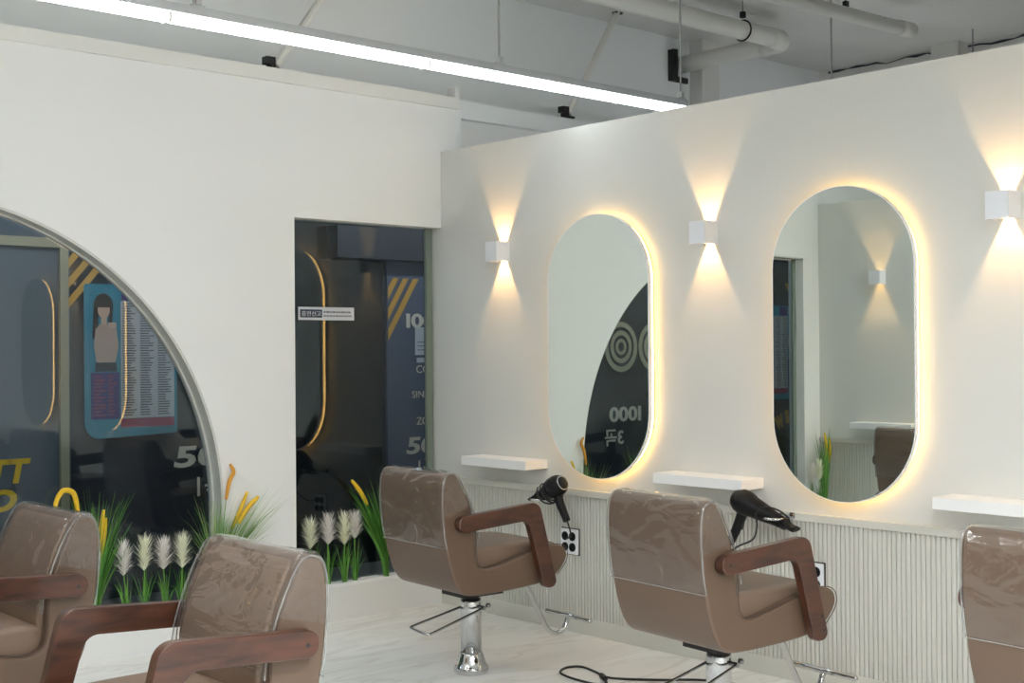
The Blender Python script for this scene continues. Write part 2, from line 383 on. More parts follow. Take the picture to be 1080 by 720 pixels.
def lettering(s, x0, x1, z0, z1, m, label, **k):
    o = text_fit(s, x0, x1, z0, z1, PY, m, 'shop_lettering', **k); tag(o, label, 'lettering', 'lettering on the shopfront across the corridor'); return o
B_ = .02
lettering('I000', .865, 1.24, 1.645, 1.75, M['letter'], 'pale number 1000 on the slate panel seen through the tall window', bold=.03)
lettering('COIN', .955, 1.16, 1.32, 1.375, M['letter'], 'small word COIN on the slate panel, above a plus sign')
lettering('+', 1.05, 1.08, 1.245, 1.275, M['letter'], 'plus sign between the words COIN and SINGING')
lettering('SINGING', .915, 1.22, 1.14, 1.19, M['letter'], 'small word SINGING on the slate panel, middle of the three words')
lettering('+', 1.05, 1.08, 1.06, 1.09, M['letter'], 'plus sign between the words SINGING and ZONE')
lettering('ZONE', .955, 1.16, .945, 1.0, M['letter'], 'small word ZONE on the slate panel, lowest of the three words')
lettering('500', .86, 1.26, .735, .86, M['letter'], 'pale number 500 on the slate panel behind the nearest chair back at the tall window', bold=.03, shear=.1)
lettering('1곡', .97, 1.12, .57, .70, M['letter'], 'pale price line under the 500 on the slate panel', bold=.01)
pn = thing('notice', 'white paper notice taped under the number 1000 on the slate panel', 'notice', (1.045, PY, 1.55))
obj('sheet', box(NB(), -.10, .10, -.002, .002, -.10, .10), M['paper'], pn)
b = NB()
for k in range(3): box(b, -.08, .075, -.0035, -.002, -.01-.028*k, -.004-.028*k)
obj('printed_lines', b, M['ink'], pn)
o = obj('notice_strip', box(NB(), .96, 1.16, PY-.002, PY+.002, 1.395, 1.43), M['paper']); tag(o, 'narrow white strip just above the word COIN', 'notice')
lettering('500', -.96, -.47, .76, .895, M['letter'], 'pale number 500 at the right edge of the arched window', bold=.03, shear=.1)
lettering('1곡', -.80, -.62, .56, .71, M['letter'], 'pale price line below the 500 in the arched window', bold=.01)
lettering('TT', -2.10, -1.86, .74, .88, M['yellow'], 'slanted yellow double T behind the leftmost chair back', bold=.04, shear=.2)
lettering('O', -2.12, -1.94, .58, .71, M['yellow'], 'slanted yellow O under the double T', bold=.04, shear=.2)
lettering('I000', -3.86, -3.44, .86, .99, M['letter'], 'pale number 1000 seen in the mirror nearest the corner', bold=.03)
lettering('3곡', -3.62, -3.38, .66, .80, M['letter'], 'pale price line under the 1000 in the mirror nearest the corner', bold=.02)
lettering('a w', -6.28, -6.0, .70, .84, M['gold'], 'gold slanted letters seen in the larger mirror', shear=.2, rot=-.3, bold=.03)
def stripes(xc, zt, xts, slope, label):
    t = thing('striped_decal', label, 'decal', (xc, PY, zt), 0, 'gold diagonal stripes on the shopfront')
    for xt in xts:
        d = xt-xc
        obj('stripe', prism(NB(), [(d, 0), (d+.05, 0), (0, -(d+.05)/slope), (0, -d/slope)], -.002, .002), M['gold'], t)
stripes(.705, 2.0, (.75, .84, .93), .62, 'three gold diagonal stripes on the slate panel in the tall window')
stripes(-1.66, 2.10, (-1.58, -1.48, -1.38), .85, 'three gold diagonal stripes beside the lit mullion in the arched window')
stripes(-6.52, 2.12, (-6.44, -6.35, -6.26), .75, 'three gold diagonal stripes seen in the larger mirror')
def rings(x, z, label):
    t = thing('ring_decal', label, 'decal', (x, PY, z), 0, 'concentric ring decals on the shopfront')
    for r0, r1 in ((.17, .215), (.10, .14), (.04, .07)):
        b = NB(); n = 40
        vs = [[b.verts.new((r*math.cos(2*PI*k/n), y, r*math.sin(2*PI*k/n))) for k in range(n)] for r, y in ((r0, -.002), (r1, -.002), (r1, .002), (r0, .002))]
        for k in range(n):
            for q in range(4): b.faces.new((vs[q][k], vs[q][(k+1) % n], vs[(q+1) % 4][(k+1) % n], vs[(q+1) % 4][k]))
        obj('ring', b, M['ring'], t)
rings(-.70, 1.40, 'tan concentric rings cut off by the arch edge, beside the price list')
rings(-3.60, 1.50, 'tan concentric rings in the mirror nearest the corner, cut by the arch edge')
rings(-4.05, 1.50, 'tan concentric rings in the mirror nearest the corner, beside the mirror rim')
def poster(x0, label):
    W, H = .60, .93
    t = thing('poster', label, 'poster', (x0, PY-.006, .965), 0, 'price posters on the shopfront')
    obj('sheet', prism(NB(), rounded([(0, 0, .1), (W, .02, .02), (W, H, .02), (0, H, .02)]), -.002, .002), M['teal'], t)
    p = obj('price_list', box(NB(), .23, W-.02, -.0045, -.002, .12, .83), M['paper'], t)
    b = NB(); random.seed(3)
    for k in range(46):
        z = .818-.0150*k
        for c in range(3): 
            xx = .24+.115*c; box(b, xx, xx+.05+.04*random.random(), -.0058, -.0045, z-.0065, z)
    obj('printed_lines', b, M['ink'], p)
    obj('footer_strip', box(NB(), .23, W-.02, -.0045, -.002, .065, .118), M['magenta'], t)
    q = obj('purple_panel', box(NB(), .04, .22, -.0045, -.002, .12, .40), M['purple'], t)
    b = NB()
    for k in range(12): box(b, .055, .09+.05*random.random(), -.0058, -.0045, .38-.021*k-.009, .38-.021*k); box(b, .15, .17+.035*random.random(), -.0058, -.0045, .38-.021*k-.009, .38-.021*k)
    obj('printed_lines', b, M['magenta'], q)
    obj('header_block', box(NB(), .235, .36, -.0045, -.002, .835, .92), M['purple'], t)
    pr = bpy.data.objects.new('printed_person', None); COL.objects.link(pr); pr.parent = t
    el = lambda cx, cz, rx, rz, n=20: [(cx+rx*math.cos(2*PI*k/n), cz+rz*math.sin(2*PI*k/n)) for k in range(n)]
    b = NB(); prism(b, el(.12, .80, .062, .075), -.0040, -.002); prism(b, [(.06, .80), (.085, .80), (.09, .62), (.05, .60)], -.0040, -.002); prism(b, [(.155, .80), (.182, .80), (.175, .70), (.15, .68)], -.004, -.002)
    obj('hair', b, M['hair'], pr)
    b = NB(); prism(b, el(.122, .775, .038, .052), -.0052, -.004); prism(b, [(.105, .74), (.14, .74), (.14, .68), (.105, .68)], -.0046, -.004)
    prism(b, [(.15, .70), (.20, .70), (.20, .67), (.15, .665)], -.0056, -.0046)
    obj('face', b, M['skin'], pr)
    obj('fringe', prism(NB(), [(.082, .79), (.162, .79), (.155, .84), (.122, .85), (.088, .84)], -.006, -.0052), M['hair'], pr)
    obj('blouse', prism(NB(), [(.07, .66), (.10, .69), (.145, .69), (.20, .67), (.215, .56), (.195, .46), (.075, .46), (.06, .56)], -.0046, -.002), M['blouse'], pr)
    obj('skirt', prism(NB(), [(.07, .46), (.20, .46), (.205, .405), (.065, .405)], -.0046, -.002), M['navyink'], pr)
poster(-1.54, 'teal poster with a woman and a long price list, seen through the arched window')
poster(-6.46, 'teal poster with a woman and a price list, seen in the larger mirror')
st = thing('window_sticker', 'white strip sticker with a dark box on the tall window glass', 'sticker', (-.935, .0895, 1.655))
obj('sheet', box(NB(), 0, .37, -.001, 0, 0, .072), M['paper'], st)
obj('dark_box', box(NB(), .012, .155, -.002, -.001, .014, .058), M['navyink'], st)
o = text_fit('흡연신고', .02, .147, .022, .050, -.0025, M['paper'], 'sticker_lettering', st)
b = NB(); random.seed(8)
for k in range(2):
    x = .165
    while x < .35:
        l = .010+.012*random.random(); box(b, x, min(x+l, .355), -.002, -.001, .040-.020*k, .050-.020*k if k == 0 else .028); x += l+.005
obj('printed_lines', b, M['ink'], st)

# ------------------------------------------------------------------ ceiling: tubes, rods, poles, pipes
def strip(x0, x1, y, z, joints, rods, label, top=CZ, tube_m='tube'):
    t = thing('strip_light', label, 'ceiling light', (x0, y, z), 0, 'suspended tube lights')
    L = x1-x0
    b = NB(); box(b, 0, L, -.019, .019, .0285, .066)
    if tube_m in ('fill_tube_mid', 'fill_tube_rear'): box(b, 0, L, -.062, -.0555, .0, .03); box(b, 0, L, .0555, .062, .0, .03); box(b, 0, L, -.062, .062, .020, .031)
    obj('lamp_housing', b, M['alu'], t)
    js = [x0]+joints+[x1]
    for a, c in zip(js, js[1:]):
        prof = [(-.019, .0260), (-.034, .005), (-.028, -.008), (-.012, -.014), (.012, -.014), (.028, -.008), (.034, .005), (.019, .0260)]
        if tube_m in ('fill_tube_mid', 'fill_tube_rear'): prof = [(-.055, .0195), (-.055, .012), (.055, .012), (.055, .0195)]
        obj('diffuser', prism(NB(), prof, a-x0+.006, c-x0-.006, 'x'), M[tube_m], t)
    if tube_m == 'fill_tube_mid': obj('added_uplight', box(NB(), .03, L-.03, -.055, -.021, .0315, .0345), M['fill_tube_rear'], t)  # glowing strip added on top of the housing to brighten ceiling and upper wall
    for j in joints:
        obj('joint', box(NB(), j-x0-.0055, j-x0+.0055, -.035, .035, -.015, .0195), M['white'], t)
    for r in rods:
        rr = obj('hanger_rod', tube(NB(), [(r-x0, 0, .06), (r-x0, 0, top-z)], .006, 8), M['steel'], t)
        b = NB(); box(b, r-x0-.03, r-x0+.03, -.012, .012, .060, .075); box(b, r-x0-.012, r-x0+.012, -.016, .016, .075, .105)
        obj('clamp', b, M['alu'], rr)
    return t
strip(-4.95, .80, -1.2, 2.812, [-3.68, -2.37, -1.06, .256], [-3.9, -2.235, -.60, .76], 'long glowing tube light hung on rods across the top of the picture')
strip(-4.3, -2.6, -2.2, 2.812, [-3.4], [-4.0, -2.9], 'glowing tube light over the middle of the room, added out of frame to light the back wall', tube_m='fill_tube_mid')
strip(-5.2, -2.2, -5.2, 2.812, [-4.2, -3.2], [-4.8, -2.6], 'glowing tube light above the photographer, added out of frame to light the room', tube_m='fill_tube_rear')
strip(-5.2, -1.6, -7.2, 2.812, [-4.0, -2.8], [-4.8, -2.0], 'glowing tube light at the rear of the room, added out of frame to light the room', tube_m='fill_tube_rear')
strip(1.75, 4.2, -1.2, 2.45, [3.0], [2.232, 4.03], 'tube light behind the partition of which only the two rods show', tube_m='tube_side')
def pole(a, b_, label):
    t = thing('brace_pole', label, 'brace pole', a, 0, 'white brace poles')
    d = Vector(b_)-Vector(a)
    obj('pole', tube(NB(), [d*.03, d], .022, 10), M['pipe'], t, smooth=False)
    b = NB(); box(b, -.03, .0, -.025, .025, -.002, .07); box(b, -.055, -.03, -.025, .025, .03, .07); box(b, 0, .05, -.025, .025, -.002, .012)
    obj('bracket', b, M['rubber'], t)
    q = NB(); box(q, d.x-.03, d.x+.035, d.y-.02, d.y+.02, d.z-.012, d.z); obj('end_plate', q, M['rubber'], t)
pole((-1.10, .06, 2.987), (-.48, .18, CZ), 'slanted white brace pole rising left of the middle, above the tall window')
pole((1.105, .06, 2.987), (1.71, .17, CZ), 'slanted white brace pole passing behind the tube light above the partition')
# big pipe with elbow
t = thing('ceiling_pipe', 'thick white pipe under the ceiling with an elbow turning to the wall', 'pipe')
pz = 3.60
pts = [(-2.5, -.58, pz), (0, -.58, pz), (2.50, -.58, pz)]
el_ = [(2.50+.12*math.sin(a), -.46-.12*math.cos(a), pz) for a in [PI/2*k/8 for k in range(9)]]
obj('pipe', tube(NB(), pts+el_[1:]+[(2.62, .0, pz), (2.62, .37, pz)], .062, 18), M['pipe'], t, smooth=True)
b = NB(); tube(b, [(2.42, -.58, pz), (2.50, -.58, pz)]+el_[1:]+[(2.62, -.38, pz)], .068, 18); obj('elbow', b, M['pipe'], t, smooth=True)
b = NB(); box(b, 2.50, 2.545, .34, .40, pz-.13, pz+.10); box(b, 2.545, 2.70, .375, .40, pz-.13, pz-.09); obj('wall_flange', b, M['rubber'], t)
h = obj('hanger', tube(NB(), [(2.13, -.58, CZ), (2.13, -.58, pz+.08)], .005, 8), M['steel'], t)
obj('hanger_ring', tube(NB(), [(2.13, -.58+.068*math.cos(a), pz+.068*math.sin(a)) for a in [PI/2+2*PI*k/20 for k in range(21)]], .006, 6), M['rubber'], h)
b = NB(); box(b, 2.115, 2.145, -.595, -.565, pz+.085, pz+.125); obj('nut', b, M['rubber'], h)
t = thing('ceiling_pipe', 'thinner white pipe under the ceiling right of the elbow pipe', 'pipe')
obj('pipe', tube(NB(), [(-1.0, -1.05, 3.62), (3.05, -1.27, 3.62)], .045, 16), M['pipe'], t, smooth=True)
obj('end_collar', tube(NB(), [(2.93, -1.263, 3.62), (3.07, -1.271, 3.62)], .053, 16), M['pipe'], t, smooth=True)
h = obj('hanger', tube(NB(), [(2.35, -1.232, CZ), (2.35, -1.232, 3.665)], .005, 8), M['steel'], t)
obj('nut', box(NB(), 2.335, 2.365, -1.247, -1.217, 3.665, 3.70), M['rubber'], h)
t = thing('conduit', 'thin vertical conduit on the far wall above the partition', 'conduit', (4.40, -1.62, 2.3))
obj('pipe', tube(NB(), [(0, 0, 0), (0, 0, CZ-2.3)], .02, 10), M['pipe'], t, smooth=True)
for k in range(3): obj('clip', box(NB(), -.026, .03, -.03, .03, .5+.4*k, .52+.4*k), M['steel'], t)

# ------------------------------------------------------------------ mirrors, wall lamps, shelves
def stadium(w, h, n=28):
    r = w/2; s = h/2-r
    return [(r*math.cos(PI*k/n), s+r*math.sin(PI*k/n)) for k in range(n+1)] + [(-r*math.cos(PI*k/n), -s-r*math.sin(PI*k/n)) for k in range(n+1)]
def ring_prism(w0, h0, w1, h1, d0, d1):
    b = NB(); A = stadium(w0, h0); B = stadium(w1, h1); n = len(A)
    vs = [[b.verts.new((d, y, z)) for y, z in P] for P, d in ((A, d0), (B, d0), (B, d1), (A, d1))]
    for k in range(n):
        for q in range(4): b.faces.new((vs[q][k], vs[q][(k+1) % n], vs[(q+1) % 4][(k+1) % n], vs[(q+1) % 4][k]))
    return b
MW, MH = .695, 1.352
def make_mirror(loc, rz, label):
    t = thing('backlit_mirror', label, 'mirror', loc, rz, 'backlit oval mirrors')
    obj('mirror_glass', prism(NB(), stadium(MW-.008, MH-.008), -.0560, -.050, 'x'), M['mirror'], t)
    obj('rim', ring_prism(MW, MH, MW-.008, MH-.008, -.0565, -.034), M['whitemetal'], t)
    obj('back_panel', prism(NB(), stadium(MW-.026, MH-.026), -.0499, -.004, 'x'), M['white'], t)
    obj('led_tape', ring_prism(MW-.020, MH-.020, MW-.026, MH-.026, -.020, -.010), M['halo'], t)
    return t
DLT = math.radians(1.5)
m0 = make_mirror((-.012, -1.330, 1.497), DLT, 'oval backlit mirror nearest the corner, between the first two wall lamps')
dup(m0, (-.012, -2.777, 1.497), DLT, 'oval backlit mirror showing a lit wall lamp in its reflection, second from the corner')
dup(m0, (-.012, -4.222, 1.497), DLT, 'oval backlit mirror third from the corner, outside the picture and seen in the arched window')
dup(m0, (-.012, -5.674, 1.497), DLT, 'oval backlit mirror fourth from the corner, outside the picture')
dup(m0, (XL+.003, -1.330, 1.497), PI, 'oval backlit mirror on the left partition, outside the picture')
dup(m0, (XL+.003, -2.777, 1.497), PI, 'second oval backlit mirror on the left partition, outside the picture')
def make_sconce(loc, rz, label):
    t = thing('wall_lamp', label, 'wall lamp', loc, rz, 'white cube wall lamps')
    S, D, Hh, th = .047, .098, .054, .004      # half width, depth, half height, sheet
    b = NB(); box(b, -D, -D+th, -S, S, -Hh, Hh); box(b, -D+th, 0, -S, -S+th, -Hh, Hh); box(b, -D+th, 0, S-th, S, -Hh, Hh)
    obj('housing', b, M['whitemetal'], t)
    b = NB()
    for s in (-1, 1):
        z0, z1 = sorted((s*(Hh-.010), s*(Hh-.007)))
        box(b, -D+th, -.001, -S+th, -.019, z0, z1); box(b, -D+th, -.001, .019, S-th, z0, z1); box(b, -D+th, -.089, -.019, .019, z0, z1)
    obj('shutter', b, M['whitemetal'], t)
    obj('divider', box(NB(), -D+th, 0, -S+th, S-th, -.003, .003), M['whitemetal'], t)
    for s in (-1, 1):
        ld = bpy.data.lights.new('bulb', 'POINT'); ld.energy = SCONCE; ld.color = (1, .57, .21); ld.shadow_soft_size = .0035
        lo = bpy.data.objects.new('bulb', ld); COL.objects.link(lo); lo.parent = t; lo.location = (-.074, 0, s*.009)
    return t
s0 = make_sconce((0, -.554, 2.027), 0, 'white cube wall lamp nearest the corner')
dup(s0, (0, -2.020, 2.027), 0, 'white cube wall lamp between the two oval mirrors')
dup(s0, (0, -3.500, 2.027), 0, 'white cube wall lamp cut by the right edge of the picture')
dup(s0, (0, -4.970, 2.027), 0, 'white cube wall lamp beyond the right edge, seen reflected in the arched window')
dup(s0, (XL, -.554, 2.027), PI, 'white cube wall lamp on the left partition, seen in the larger mirror')
dup(s0, (XL, -2.020, 2.027), PI, 'second white cube wall lamp on the left partition, outside the picture')
def shelf(loc, rz, label):
    t = tag(obj('wall_shelf', box(NB(), -.165, -.0005, -.264, .264, -.048, 0), M['white'], bevel=.003, seg=2), label, 'shelf', 'white floating shelves')
    t.location = loc; t.rotation_euler = (0, 0, rz); return t
shelf((0, -.630, .892), 0, 'white floating shelf nearest the corner, under the first wall lamp')
shelf((0, -2.056, .892), 0, 'white floating shelf between the mirrors, above the middle hair dryer')
shelf((0, -3.518, .892), 0, 'white floating shelf at the right edge of the picture')
shelf((XL, -.630, .892), PI, 'white floating shelf on the left partition, seen in the larger mirror behind a chair')
shelf((XL, -2.056, .892), PI, 'second white floating shelf on the left partition, outside the picture')
# outlets
def outlet(loc, label):
    t = thing('power_outlet', label, 'outlet', loc, 0, 'wall outlets in the fluted panel')
    obj('plate', box(NB(), -.026, -.013, -.062, .062, -.066, .066), M['whitemetal'], t, bevel=.003, seg=2)
    for a in (-.027, .027):
        for c in (-.028, .028):
            s = obj('socket', lathe(NB(), [(.023, 0), (.023, .004), (.017, .004), (.016, .001)], 20, Matrix.Translation((-.026, a, c)) @ Matrix.Rotation(-PI/2, 4, 'Y')), M['black'], t)
    obj('back_box', box(NB(), -.014, -.003, -.066, .066, -.070, .070), M['black'], t)
outlet((0, -1.077, .474), 'four socket outlet plate with two plugs under the corner hair dryer')
outlet((0, -2.587, .474), 'four socket outlet plate half hidden behind the middle chair arm')

# ------------------------------------------------------------------ styling chairs
OUT = [(-.285, .949), (-.312, .938), (-.326, .905), (-.332, .85), (-.330, .77), (-.320, .68), (-.305, .60), (-.288, .53), (-.262, .465), (-.225, .420), (-.17, .404), (-.05, .402),
       (.10, .407), (.22, .417), (.31, .448), (.362, .500), (.372, .540), (.350, .572), (.29, .585), (.20, .572), (.10, .552), (.0, .530), (-.06, .518), (-.105, .518), (-.138, .534), (-.152, .575),
       (-.155, .64), (-.158, .69), (-.168, .745), (-.188, .81), (-.215, .87), (-.245, .928), (-.262, .945)]
body_pts = [(v.x, v.y) for v in crom([(a, b, 0) for a, b in OUT], 3, True)]
def film_bm(seed):
    # vinyl cover over the upper back: rear sheet, top roll, front sheet and two cheeks
    rear = [(-.313, .625), (-.324, .68), (-.3335, .77), (-.3355, .85), (-.330, .908), (-.3155, .940), (-.286, .951), (-.254, .947)]
    front = [(-.230, .920), (-.201, .864), (-.174, .803), (-.150, .735), (-.138, .68), (-.134, .645)]
    path = crom([(x, z, 0) for x, z in rear+front], 7)
    b = NB(); ny = 64; HW = .2515; rows = []
    for i, p in enumerate(path):
        t = (path[min(i+1, len(path)-1)]-path[max(i-1, 0)]).normalized(); nrm = Vector((-t.y, t.x))
        row = []
        for j in range(ny+1):
            y = -HW+2*HW*j/ny; e = min(1, min(j, ny-j)/3, i/3, (len(path)-1-i)/3)
            q = Vector((y*5+seed, i*.09, seed*1.7))
            fold = abs(noise.noise(q*1.1+Vector((noise.noise(q*.7)*1.5, 0, 0))))
            fold2 = noise.noise(Vector((y*16+i*.25, i*.05, seed+4)))
            d = .0022+e*(.0055*(1-fold*2.6)+.0022*fold2); d = max(d, .0016)
            ed = min(j, ny-j); d -= (.0085, .0025, .0)[min(ed, 2)]
            row.append(b.verts.new((p.x+nrm.x*d, y, p.y+nrm.y*d)))
        rows.append(row)
    for A, B in zip(rows, rows[1:]):
        for j in range(ny): b.faces.new((A[j], A[j+1], B[j+1], B[j]))
    # cheeks
    re = [p for p in path[:path.index(path[-1])]]
    top = max(range(len(path)), key=lambda i: path[i].y)
    def at(zs, rng):
        best = min(rng, key=lambda i: abs(path[i].y-zs)); return path[best]
    for s in (0, ny):
        yy = -HW-.001 if s == 0 else HW+.001
        prev = None
        for k in range(14):
            z = .955-(.955-.80)*k/13
            a = at(z, range(0, top+1)); c = at(z, range(top, len(path)))
            zl = z+.00
            row = [b.verts.new((a.x+(c.x-a.x)*m/6, yy+(.003 if s else -.003)*noise.noise(Vector((k*.7, m*.9, seed+s))), zl-.04*(1-m/6)*k/13)) for m in range(7)]
            if prev:
                for m in range(6): b.faces.new((prev[m], prev[m+1], row[m+1], row[m]))
            prev = row
    return b, path
def film_rim(path):
    b = NB(); HW = .2505
    for s in (-1, 1):
        tube(b, [(p.x+(.004 if i < len(path)*.5 else -.003), s*HW, p.y-.004*(p.y > .9)) for i, p in enumerate(path)], .0028, 6)
    tube(b, [(path[0].x-.004, -HW+2*HW*k/20, path[0].y) for k in range(21)], .0018, 5)
    return b
GRP = 'taupe styling chairs with plastic covers'
def make_chair(loc, rz, label):
    t = thing('styling_chair', label, 'chair', loc, rz, GRP)
    obj('shell', prism(NB(), body_pts, -.25, .25), M['leather'], t, bevel=.012, seg=3)
    obj('backrest_cushion', prism(NB(), [(v.x, v.y) for v in crom([(-.296, .93, 0), (-.262, .942, 0), (-.232, .915, 0), (-.203, .86, 0), (-.176, .80, 0), (-.152, .73, 0), (-.141, .67, 0), (-.136, .60, 0), (-.15, .545, 0), (-.21, .53, 0), (-.28, .6, 0), (-.305, .8, 0)], 3, True)], -.212, .212), M['leather2'], t, bevel=.018, seg=3)
    obj('seat_cushion', prism(NB(), [(v.x, v.y) for v in crom([(-.16, .50, 0), (-.165, .575, 0), (-.13, .604, 0), (-.02, .606, 0), (.12, .606, 0), (.25, .602, 0), (.33, .588, 0), (.378, .545, 0), (.366, .49, 0), (.30, .46, 0), (.05, .45, 0), (-.1, .46, 0)], 3, True)], -.212, .212), M['leather2'], t, bevel=.02, seg=3)
    # dark seam along the inner edge of each side panel
    seam = crom([(-.262, .948, 0), (-.245, .931, 0), (-.215, .873, 0), (-.188, .813, 0), (-.166, .747, 0), (-.155, .69, 0), (-.152, .64, 0), (-.149, .575, 0), (-.136, .537, 0), (-.105, .521, 0), (-.06, .521, 0), (0, .533, 0), (.10, .555, 0), (.20, .575, 0), (.29, .588, 0), (.352, .575, 0), (.375, .54, 0), (.364, .498, 0), (.312, .446, 0)], 4)
    b = NB()
    b.free()
    for s in (-1, 1): obj('piping', tube(NB(), [(p.x, s*.2495, p.y) for p in seam], .0019, 6), M['piping'], t)
    b, path = film_bm(2.3); c = obj('plastic_cover', b, M['film'], t, smooth=True); c['label'] = 'clear wrinkled plastic cover over the upper back'
    obj('cover_seam', film_rim(path), M['filmrim'], c)
    arm = rounded([(-.274, .763, .036), (.172, .796, .052), (.277, .402, .034), (.200, .402, .030), (.106, .716, .045), (-.274, .691, .036)])
    for s in (-1, 1):
        y0, y1 = sorted((s*.262, s*.298))
        a = obj('armrest', prism(NB(), arm, y0, y1), M['wood'], t, bevel=.004, seg=2)
        b = NB(); yb0, yb1 = sorted((s*.249, s*.262)); prism(b, [(-.238+.030*math.cos(2*PI*k/18), .727+.030*math.sin(2*PI*k/18)) for k in range(18)], yb0, yb1)
        prism(b, [(.225+.022*math.cos(2*PI*k/18), .46+.03*math.sin(2*PI*k/18)) for k in range(18)], yb0, yb1)
        obj('spacer', b, M['rubber'], a)
        for bx, bz in ((-.238, .727), (.236, .492), (.244, .440)):
            yb0, yb1 = sorted((s*.2975, s*.2990))
            obj('bolt_hole', prism(NB(), [(bx+.006*math.cos(2*PI*k/12), bz+.006*math.sin(2*PI*k/12)) for k in range(12)], yb0, yb1), M['rubber'], a)
    cl = obj('pedestal', lathe(NB(), [(.048, .085), (.048, .325), (.046, .338)], 32), M['chrome'], t, smooth=False)
    for p in cl.data.polygons: p.use_smooth = len(p.vertices) == 4
    bs = obj('base', lathe(NB(), [(.079, 0), (.081, .004), (.081, .026), (.078, .031), (.070, .038), (.064, .055), (.058, .075), (.053, .088), (.0485, .094)], 36), M['chrome'], t, smooth=True)
    b = NB(); lathe(b, [(.038, .336), (.038, .36)], 20); box(b, -.10, .12, -.09, .09, .36, .405); obj('seat_mount', b, M['rubber'], t)
    leg = crom([(.10, .10, 0), ], 1)
    rod = crom([(.16, 0, .415), (.29, 0, .385), (.345, 0, .335), (.395, 0, .240), (.445, 0, .150), (.49, 0, .110), (.53, 0, .105), (.565, 0, .125), (.588, 0, .170)], 5)
    fr = obj('footrest', tube(NB(), rod, .0125, 12), M['chrome'], t, smooth=True)
    obj('foot_bar', tube(NB(), [(.590, -.168, .180), (.590, -.164, .180), (.590, .164, .180), (.590, .168, .180)], [.009, .0125, .0125, .009], 12), M['chrome'], fr, smooth=True)
    lv = crom([(.02, .055, .300), (-.16, .012, .281), (-.34, -.030, .262), (-.358, -.045, .258), (-.362, -.07, .256), (-.360, -.14, .250), (-.352, -.160, .249), (-.33, -.163, .250), (-.15, -.115, .276), (.03, -.068, .302), (.055, -.06, .305)], 4)
    l = obj('pump_lever', tube(NB(), lv, .0058, 8), M['steel'], t, smooth=True)
    b = NB(); tube(b, [(.02, -.080, .302), (.02, .066, .302)], .009, 10); lathe(b, [(.010, 0), (.012, .006), (.012, .014), (.008, .02)], 12, Matrix.Translation((.055, -.060, .298)))
    obj('lever_pivot', b, M['steel'], l)
    return t
th = math.radians
c0 = make_chair((-.942, -1.36, 0), th(-4), 'taupe chair with wooden arms nearest the corner, in front of the tall window')
dup(c0, (-.960, -2.825, 0), th(-6), 'taupe chair with wooden arms between the corner chair and the right edge chair', GRP)
dup(c0, (-.95, -4.25, 0), th(-4), 'taupe chair cut by the right edge of the picture', GRP)
dup(c0, (-3.20, -2.80, 0), th(180), 'taupe chair in the foreground seen from its front with both wooden arms in view', GRP)
dup(c0, (-3.275, -1.57, 0), th(180), 'taupe chair cut by the left edge of the picture', GRP)

# ------------------------------------------------------------------ hair dryers, holders, cables
def frame_from(rear, tip, hand):
    r, tp, h = Vector(rear), Vector(tip), Vector(hand)
    x = (tp-r).normalized(); d = h-r; z = -(d-x*d.dot(x)).normalized(); y = z.cross(x)
    return Matrix(((x.x, y.x, z.x, r.x), (x.y, y.y, z.y, r.y), (x.z, y.z, z.z, r.z), (0, 0, 0, 1)))
def dryer(rear, tip, hand, label, wraps, cord_pts):
    L = (Vector(tip)-Vector(rear)).length; mw = frame_from(rear, tip, hand)
    t = thing('hair_dryer', label, 'hair dryer', rear, 0, 'black hair dryers in wall holders')
    t.matrix_world = mw
    loc = mw.inverted() @ Vector(hand)
    RX = Matrix.Rotation(PI/2, 4, 'Y')
    k = (L-.055)
    obj('barrel', lathe(NB(), [(.024, -.052), (.041, -.044), (.053, -.022), (.057, 0), (.055, .03), (.047, .062), (.038, k*.60), (.030, k*.78), (.026, k)], 28, RX), M['black'], t, smooth=True)
    obj('rear_grille', ring_tor(.036, .004, -.044), M['steel'], t, smooth=True)
    b = NB(); P = [(.027, k-.004), (.028, k+.01), (.024, k+.03), (.030, L-.002), (.031, L+.006)]
    for (r, z), sq in zip(P, (1, .95, .6, .42, .40)): pass
    rings_ = []
    for (r, z), sq in zip(P, (1, .95, .62, .42, .40)):
        rings_.append([b.verts.new((z, r*(1.25 if sq < .7 else 1)*math.cos(2*PI*q/24), r*sq*math.sin(2*PI*q/24))) for q in range(24)])
    for A, B in zip(rings_, rings_[1:]):
        for q in range(24): b.faces.new((A[q], A[(q+1) % 24], B[(q+1) % 24], B[q]))
    b.faces.new(rings_[0]); b.faces.new(rings_[-1])
    obj('nozzle', b, M['black'], t, smooth=True)
    hp = crom([(.012, 0, -.02), (loc.x*.45+.012, 0, loc.z*.45), (loc.x, 0, loc.z)], 5)
    hd = obj('handle', tube(NB(), hp, [.027-.008*i/(len(hp)-1) for i in range(len(hp))], 14), M['black'], t, smooth=True)
    b = NB(); box(b, loc.x*.4+.028, loc.x*.4+.036, -.008, .008, loc.z*.5-.018, loc.z*.5+.014); obj('switch', b, M['rubber'], hd)
    inv = mw.inverted()
    obj('cord', tube(NB(), [inv @ v for v in crom(cord_pts, 6)], .0042, 7), M['rubber'], t, smooth=True)
    if wraps:
        pts = []
        for q in range(int(wraps*14)+1):
            a = 2*PI*q/14; f = q/(wraps*14)
            pts.append((.02+f*.07+.01*math.sin(a*1.3), .058*math.cos(a), .058*math.sin(a)-.012))
        obj('wound_cord', tube(NB(), pts, .0045, 7), M['rubber'], t, smooth=True)
    return t
def ring_tor(R, r, x):
    b = NB(); tube(b, [(x, R*math.cos(2*PI*k/28), R*math.sin(2*PI*k/28)) for k in range(29)], r, 8, caps=False); return b
